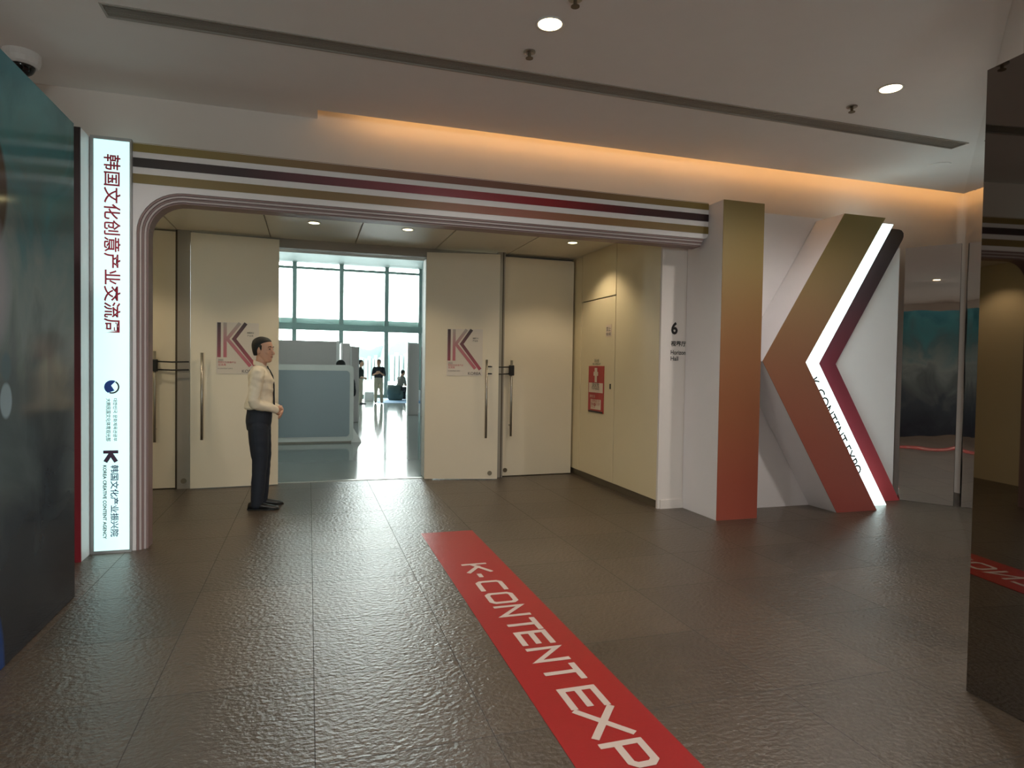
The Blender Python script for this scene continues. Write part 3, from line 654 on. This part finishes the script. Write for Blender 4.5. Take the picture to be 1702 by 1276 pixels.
def column(m_, rows, n=24, sub=4, pw=2.3):
    """rows (z, xc, yc, rx, ry): horizontal superellipse rings"""
    rings = []
    for z, xc, yc, rx, ry in cat(rows, sub):
        r = []
        for k in range(n):
            a = 2 * PI * k / n; c, s = math.cos(a), math.sin(a)
            r.append((xc + rx * math.copysign(abs(c) ** (2 / pw), c), yc + ry * math.copysign(abs(s) ** (2 / pw), s), z))
        rings.append(r)
    m_.loft(rings); return m_
def limb(m_, pts, n=14, sub=5):
    """pts (x, y, z, r)"""
    q = cat(pts, sub); m_.tube([p[:3] for p in q], [max(.002, p[3]) for p in q], n)
    m_.ell(q[0][:3], (q[0][3],) * 3, 12); m_.ell(q[-1][:3], (q[-1][3],) * 3, 12); return m_
def fuse(m_, name, m, parent, vox, T, it=4):
    for v in m_.bm.verts: v.co = T @ v.co
    o = m_.build(name, m)
    md = o.modifiers.new('r', 'REMESH'); md.mode = 'VOXEL'; md.voxel_size = vox
    sm = o.modifiers.new('s', 'SMOOTH'); sm.iterations = it; sm.factor = .5
    bpy.context.view_layer.update(); dg = bpy.context.evaluated_depsgraph_get()
    me = bpy.data.meshes.new_from_object(o.evaluated_get(dg)); old = o.data; o.modifiers.clear(); o.data = me; bpy.data.meshes.remove(old)
    for p in me.polygons: p.use_smooth = True
    if not me.materials: me.materials.append(m)
    bpy.context.view_layer.update(); o.parent = parent; o.matrix_parent_inverse = parent.matrix_world.inverted()
    return o
from mathutils import noise
def crumple(o, amp, f):
    nr = [Vector(v.normal) for v in o.data.vertices]
    for v, n in zip(o.data.vertices, nr):
        c = Vector(v.co)
        k = noise.noise(Vector((c.x * f * .8, c.y * f * .8, c.z * f * 1.7 + c.x * f))) + .6 * noise.noise(Vector((c.x * f * 2, c.y * f * 2, c.z * f * 3)))
        v.co = c + n * amp * k
    return o
def plain(m_, name, m, parent, T, smooth=True):
    for v in m_.bm.verts: v.co = T @ v.co
    return m_.build(name, m, parent, smooth)
def head_shape(m_, c, R):
    """skull, face, nose, ears in head space: x forward, z up, chin near z=-.115"""
    X = Matrix.Translation(c) @ R
    h = MB()
    rows = [(-.128, .045, 0, .018, .022), (-.118, .045, 0, .036, .038), (-.09, .034, 0, .056, .054), (-.05, .014, 0, .080, .066), (-.01, .002, 0, .096, .072), (.04, -.006, 0, .104, .076), (.08, -.010, 0, .098, .073), (.11, -.012, 0, .078, .060), (.128, -.012, 0, .045, .036), (.134, -.012, 0, .01, .01)]
    column(h, rows, 24, 3, 2.15)
    limb(h, [(.095, 0, .018, .008), (.106, 0, -.012, .011), (.118, 0, -.032, .0135), (.102, 0, -.042, .010)], 10, 3)      # nose
    for s in (-1, 1):
        h.ell((.110, s * .010, -.038), (.010, .008, .007), 8)
        h.ell((-.008, s * .076, -.008), (.020, .009, .032), 12, Matrix.Rotation(.25, 4, 'Y'))    # ear
        h.ell((.086, s * .032, .030), (.014, .024, .007), 10)                                     # brow
        h.ell((.066, s * .045, -.025), (.018, .018, .018), 10)                                    # cheek
    h.ell((.088, 0, -.062), (.014, .024, .006), 10); h.ell((.086, 0, -.073), (.014, .021, .006), 10); h.ell((.076, 0, -.105), (.018, .022, .016), 10)
    for v in h.bm.verts: v.co = X @ v.co
    me = bpy.data.meshes.new('q'); h.bm.to_mesh(me); h.bm.free(); m_.bm.from_mesh(me); bpy.data.meshes.remove(me)
    return X
def face_bits(X, T, body, full=True):
    for s in (-1, 1):
        e = MB(); e.ell((.0885, s * .032, .012), (.007, .014, .0055), 10)
        for v in e.bm.verts: v.co = X @ v.co
        plain(e, 'eye', EYE, body, T)
        e = MB(); e.tube([(.098, s * .014, .034), (.098, s * .032, .041), (.082, s * .052, .036)], [.003, .0042, .002], 8)
        for v in e.bm.verts: v.co = X @ v.co
        plain(e, 'eyebrow', HAIR, body, T)
    e = MB(); e.ell((.0965, 0, -.0675), (.007, .022, .006), 10)
    for v in e.bm.verts: v.co = X @ v.co
    plain(e, 'mouth', LIP, body, T)
def hair_shape(X, T, body, name='hair', vox=.006, top=.018):
    h = MB(); X = X @ Matrix.Rotation(-.07, 4, 'Y')
    column(h, [(-.05, -.060, 0, .040, .056), (-.01, -.050, 0, .058, .074), (.03, -.042, 0, .072, .081), (.062, -.028, 0, .088, .083), (.085, -.012, 0, .100, .081), (.11, -.012, 0, .090, .070), (.130 + top * .1, -.014, 0, .062, .048), (.144 + top * .1, -.016, 0, .02, .02)], 24, 3, 2.2)
    for s in (-1, 1): h.tube([(.012, s * .074, .05), (.012, s * .073, .012), (.012, s * .070, -.008)], [.016, .010, .005], 8)
    for v in h.bm.verts: v.co = X @ v.co
    return fuse(h, name, HAIR, body, vox, T, 3)
def hand(m_, wrist, d, palm, spread, curl=.9):
    """palm block, four unequal bent fingers and a side thumb; d: pointing direction, palm: palm normal, spread: thumb side"""
    W_ = Vector(wrist); d = Vector(d).normalized(); pn = Vector(palm).normalized(); sd = Vector(spread).normalized()
    for i in range(5):
        k = (i - 2) * .0165
        m_.tube([W_ + sd * k * .7, W_ + d * .045 + sd * k, W_ + d * .092 + sd * k], [.014, .0155, .0125], 8)
    for k, ln in ((.029, .072), (.0095, .082), (-.010, .076), (-.029, .060)):
        b = W_ + d * .088 + sd * k; pts = [b]; ang = 0
        for f, c_ in ((.42, .25), (.33, .75), (.25, .6)):
            ang += c_ * curl; b = b + (d * math.cos(ang) + pn * math.sin(ang)) * ln * f; pts.append(b)
        m_.tube(pts, [.0095, .009, .0082, .0068], 8); m_.ell(pts[-1], (.0068,) * 3, 8)
    b = W_ + d * .022 + sd * .030; p2 = b + (d * .55 + sd * .7 + pn * .35).normalized() * .036; p3 = p2 + (d * .85 + sd * .15 + pn * .45).normalized() * .030
    m_.tube([b, p2, p3], [.013, .0105, .008], 8); m_.ell(p3, (.008,) * 3, 8)
def man(loc, rz, S, label, arms, hands, hy=0, ht=0, shirt=CREAM, pants=NAVY, shoes=SHOE, vox=.007, sleeve='long', lean=0, legs=None, tie=None, seated=False, stance=((.02, .10), (-.02, -.10)), toe=(0, 0)):
    """x forward, y left, z up; arms: {side: (elbow, wrist)}"""
    root = thing('person', loc, label, 'person')
    T = Matrix.Translation(loc) @ Matrix.Rotation(rz, 4, 'Z') @ Matrix.Scale(S, 4)
    dz = -.44 if seated else 0
    L_ = lambda z: lean * max(0, z - .95)
    # ---- bare body
    b = MB()
    column(b, [(z + dz, x + L_(z), 0, rx, ry) for z, x, rx, ry in ((.84, -.01, .09, .13), (.95, -.01, .11, .155), (1.08, .005, .09, .13), (1.28, .0, .10, .145), (1.40, -.008, .095, .16), (1.46, -.012, .07, .12), (1.49, -.012, .052, .06))], 20, 4)
    hx = .022 + L_(1.68)
    limb(b, [(-.015 + L_(1.47), 0, 1.44 + dz, .062), (.0 + L_(1.52), 0, 1.52 + dz, .056), (.008 + L_(1.58), 0, 1.60 + dz, .055)], 16, 4)
    R = Matrix.Rotation(hy, 4, 'Z') @ Matrix.Rotation(ht, 4, 'Y')
    X = head_shape(b, (hx, 0, 1.668 + dz), R)
    sh = MB()
    grow = .018
    rows = [(1.045, -.014, .128, .168), (1.065, -.020, .146, .180), (1.12, -.014, .140, .174), (1.22, .004, .122, .168), (1.33, .004, .126, .182), (1.40, -.004, .118, .194), (1.455, -.012, .092, .165), (1.49, -.014, .072, .095), (1.505, -.012, .066, .070)]
    column(sh, [(z + dz, x + L_(z), 0, rx, ry) for z, x, rx, ry in rows], 28, 4)
    for sd in ('l', 'r'):
        s = 1 if sd == 'l' else -1
        E_, W_ = Vector(arms[sd][0]), Vector(arms[sd][1]); S0 = Vector((-.012 + L_(1.42), s * .178, 1.425 + dz))
        S0b = Vector((-.01 + L_(1.42), s * .12, 1.43 + dz))
        mid = (S0 + E_) / 2
        limb(b, [tuple(S0b) + (.05,), tuple(S0) + (.052,), tuple(mid) + (.046,), tuple(E_) + (.038,), tuple((E_ * .6 + W_ * .4)) + (.037,), tuple(W_) + (.026,)], 14, 4)
        hd, pn, sp = hands[sd]
        hand(b, W_, hd, pn, sp)
        if sleeve == 'long':
            limb(sh, [tuple(S0b) + (.062,), tuple(S0) + (.069,), tuple(mid + Vector((-.006, s * .004, 0))) + (.064,), tuple(E_) + (.057,), tuple((E_ * .5 + W_ * .5)) + (.051,), tuple(E_ * .05 + W_ * .95) + (.040,)], 16, 5)
        else:
            limb(sh, [tuple(S0b) + (.062,), tuple(S0) + (.070,), tuple(mid) + (.068,), tuple(E_ * .8 + mid * .2) + (.066,)], 16, 4)
    # ---- legs
    tr = MB()
    column(tr, [(z + dz, x, 0, rx, ry) for z, x, rx, ry in ((.83, -.02, .115, .155), (.92, -.018, .130, .175), (1.0, -.012, .128, .170), (1.075, -.006, .122, .163))], 24, 4)
    shs = []
    for i, sd in enumerate(('l', 'r')):
        s = 1 if sd == 'l' else -1
        if seated:
            hip = Vector((.02, s * .095, .90 + dz)); kn = Vector((.44, s * .13, .50)); an = Vector((.40, s * .13, .08))
        else:
            fx_, fy_ = stance[i]; hip = Vector((-.012, s * .088, .86)); kn = Vector((fx_ * .5 + .012, (s * .09 + fy_) / 2, .49)); an = Vector((fx_ - .012, fy_, .09))
        limb(b, [tuple(hip) + (.085,), tuple((hip + kn) / 2) + (.075,), tuple(kn) + (.055,), tuple((kn * .65 + an * .35)) + (.055,), tuple(an) + (.038,)], 14, 4)
        lo = an + Vector((.004, 0, -.03))
        limb(tr, [tuple(hip) + (.104,), tuple((hip + kn) / 2) + (.096,), tuple(kn) + (.077,), tuple((kn + lo) / 2) + (.070,), tuple(lo) + (.063,)], 18, 5)
        ta = toe[i]; fd = Vector((math.cos(ta), math.sin(ta), 0)); fn_ = Vector((-fd.y, fd.x, 0)); A = Vector((an.x, an.y, 0))
        sm = MB(); rings = []
        for u, wd, hh, in ((-.085, .020, .045), (-.078, .032, .075), (-.04, .038, .090), (.02, .040, .088), (.08, .044, .068), (.14, .048, .052), (.19, .042, .042), (.215, .026, .034), (.224, .010, .026)):
            rings.append([tuple(A + fd * u + fn_ * (wd * math.cos(q)) + Vector((0, 0, max(.004, hh / 2 + hh / 2 * math.sin(q))))) for q in [2 * PI * k / 16 for k in range(16)]])
        sm.loft(rings); shs.append((sm, A, fd, fn_))
    body = fuse(b, 'body', SKIN, root, vox * .75, T, 3)
    crumple(fuse(sh, 'shirt', shirt, root, vox, T, 4), .008, 9); tro = crumple(fuse(tr, 'trousers', pants, root, vox, T, 4), .005, 6)
    for sm, A, fd, fn_ in shs:
        so = plain(sm, 'shoe', shoes, root, T)
        k = MB(); rings = []
        for u, wd in ((-.088, .022), (-.07, .038), (.0, .042), (.12, .051), (.19, .045), (.228, .015)):
            rings.append([tuple(A + fd * u + fn_ * c_ + Vector((0, 0, z))) for c_, z in ((-wd, 0.002), (wd, 0.002), (wd, .016), (-wd, .016))])
        k.loft(rings); plain(k, 'sole', BLACK, so, T, False)
    hair_shape(X, T, root, vox=vox * .8)
    face_bits(X, T, body)
    return root, T, X, body, tro
# the guard: hands clasped in front, facing right
g_arms = {'r': ((-.035, -.215, 1.12), (.165, -.085, 1.045)), 'l': ((-.02, .215, 1.12), (.185, .075, 1.04))}
g_hands = {'r': ((.42, .80, -.30), (-.55, .45, -.35), (.3, -.1, .95)), 'l': ((.25, -.85, -.35), (-.6, -.3, -.3), (.3, .1, .95))}
GS = 1.045
root, T, X, body, tro = man((-.505, 7.62, 0), -.05, GS, 'man in cream shirt, dark tie and navy trousers standing with clasped hands', g_arms, g_hands, hy=-.38, ht=.0, vox=.0065, stance=((.01, .105), (-.015, -.10)), toe=(.12, -.12))
col = MB(); col.loft([[(-.012 + r * math.cos(a) * 1.02, r * .98 * math.sin(a), z + .022 * math.cos(a) * -1) for a in [2 * PI * k / 24 for k in range(24)]] for r, z in ((.064, 1.495), (.066, 1.515), (.062, 1.545), (.057, 1.545), (.056, 1.50))], cap=False)
plain(col, 'collar', CREAM, root, T)
ti = MB(); ti.loft([[(x + .006 * sx_, w_ * sy_, z) for sx_, sy_ in ((1, 0), (.6, 1), (-1, 1), (-1, -1), (.6, -1))] for x, w_, z in ((.064, .017, 1.505), (.074, .022, 1.48), (.092, .016, 1.455), (.118, .023, 1.40), (.132, .031, 1.30), (.132, .036, 1.20), (.136, .040, 1.10), (.136, .006, 1.05))])
plain(ti, 'tie', mat('black_tie', (24, 24, 28), .6), root, T)
be = MB(); be.loft([[(-.008 + rx * math.cos(a), ry * math.sin(a), z) for a in [2 * PI * k / 32 for k in range(32)]] for z, rx, ry in ((1.045, .128, .169), (1.045, .134, .175), (1.078, .130, .171), (1.078, .122, .163))], cap=False)
plain(be, 'belt', BLACK, tro, T)
# men in the hall
DG = mat('dark_green_polo', (44, 52, 52), .75); DN = mat('dark_navy_polo', (36, 42, 52), .75); KH = mat('khaki_trousers', (182, 174, 156), .8); GY = mat('grey_checked_shirt', (120, 118, 112), .8)
p_arms = {'r': ((.0, -.225, 1.13), (.19, -.12, 1.05)), 'l': ((.0, .225, 1.13), (.20, .05, 1.05))}
p_hands = {'r': ((.5, .8, -.1), (-.5, .4, -.3), (.2, 0, 1)), 'l': ((.4, -.85, -.1), (-.5, -.4, -.3), (.2, 0, 1))}
man((2.02, 27.1, 0), -.15, 1.0, 'man in dark polo and khaki trousers seen in profile by the windows', p_arms, p_hands, shirt=DG, pants=KH, vox=.012, sleeve='short')
q_arms = {'r': ((.03, -.235, 1.15), (.22, -.12, 1.22)), 'l': ((.02, .235, 1.14), (.22, .06, 1.26))}
q_hands = {'r': ((.3, .8, .2), (-.6, .4, 0), (0, -.2, 1)), 'l': ((.3, -.8, .2), (-.6, -.4, 0), (0, .2, 1))}
man((2.79, 27.45, .012), -PI / 2 - .1, 1.015, 'man in dark polo and khaki trousers facing the doors, hands raised', q_arms, q_hands, shirt=DN, pants=KH, vox=.012, sleeve='short', hy=-.25, stance=((.03, .13), (-.02, -.12)))
s_arms = {'r': ((.16, -.22, .72), (.36, -.10, .66)), 'l': ((.16, .22, .72), (.36, .08, .66))}
man((4.02, 30.15, .03), PI / 2 - 1.0, 1.0, 'man in grey checked shirt sitting on the dark green seat', s_arms, p_hands, shirt=GY, pants=mat('dark_trousers', (40, 42, 48), .8), vox=.012, sleeve='short', seated=True, lean=.25, ht=.25)
c_arms = {'r': ((.10, -.22, .76), (.30, -.10, .72)), 'l': ((.10, .22, .76), (.30, .08, .72))}
man((.68, 14.95, .0), PI / 2, 1.245, 'person with black hair sitting behind the reception counter', c_arms, p_hands, shirt=DN, pants=NAVY, vox=.012, seated=True)
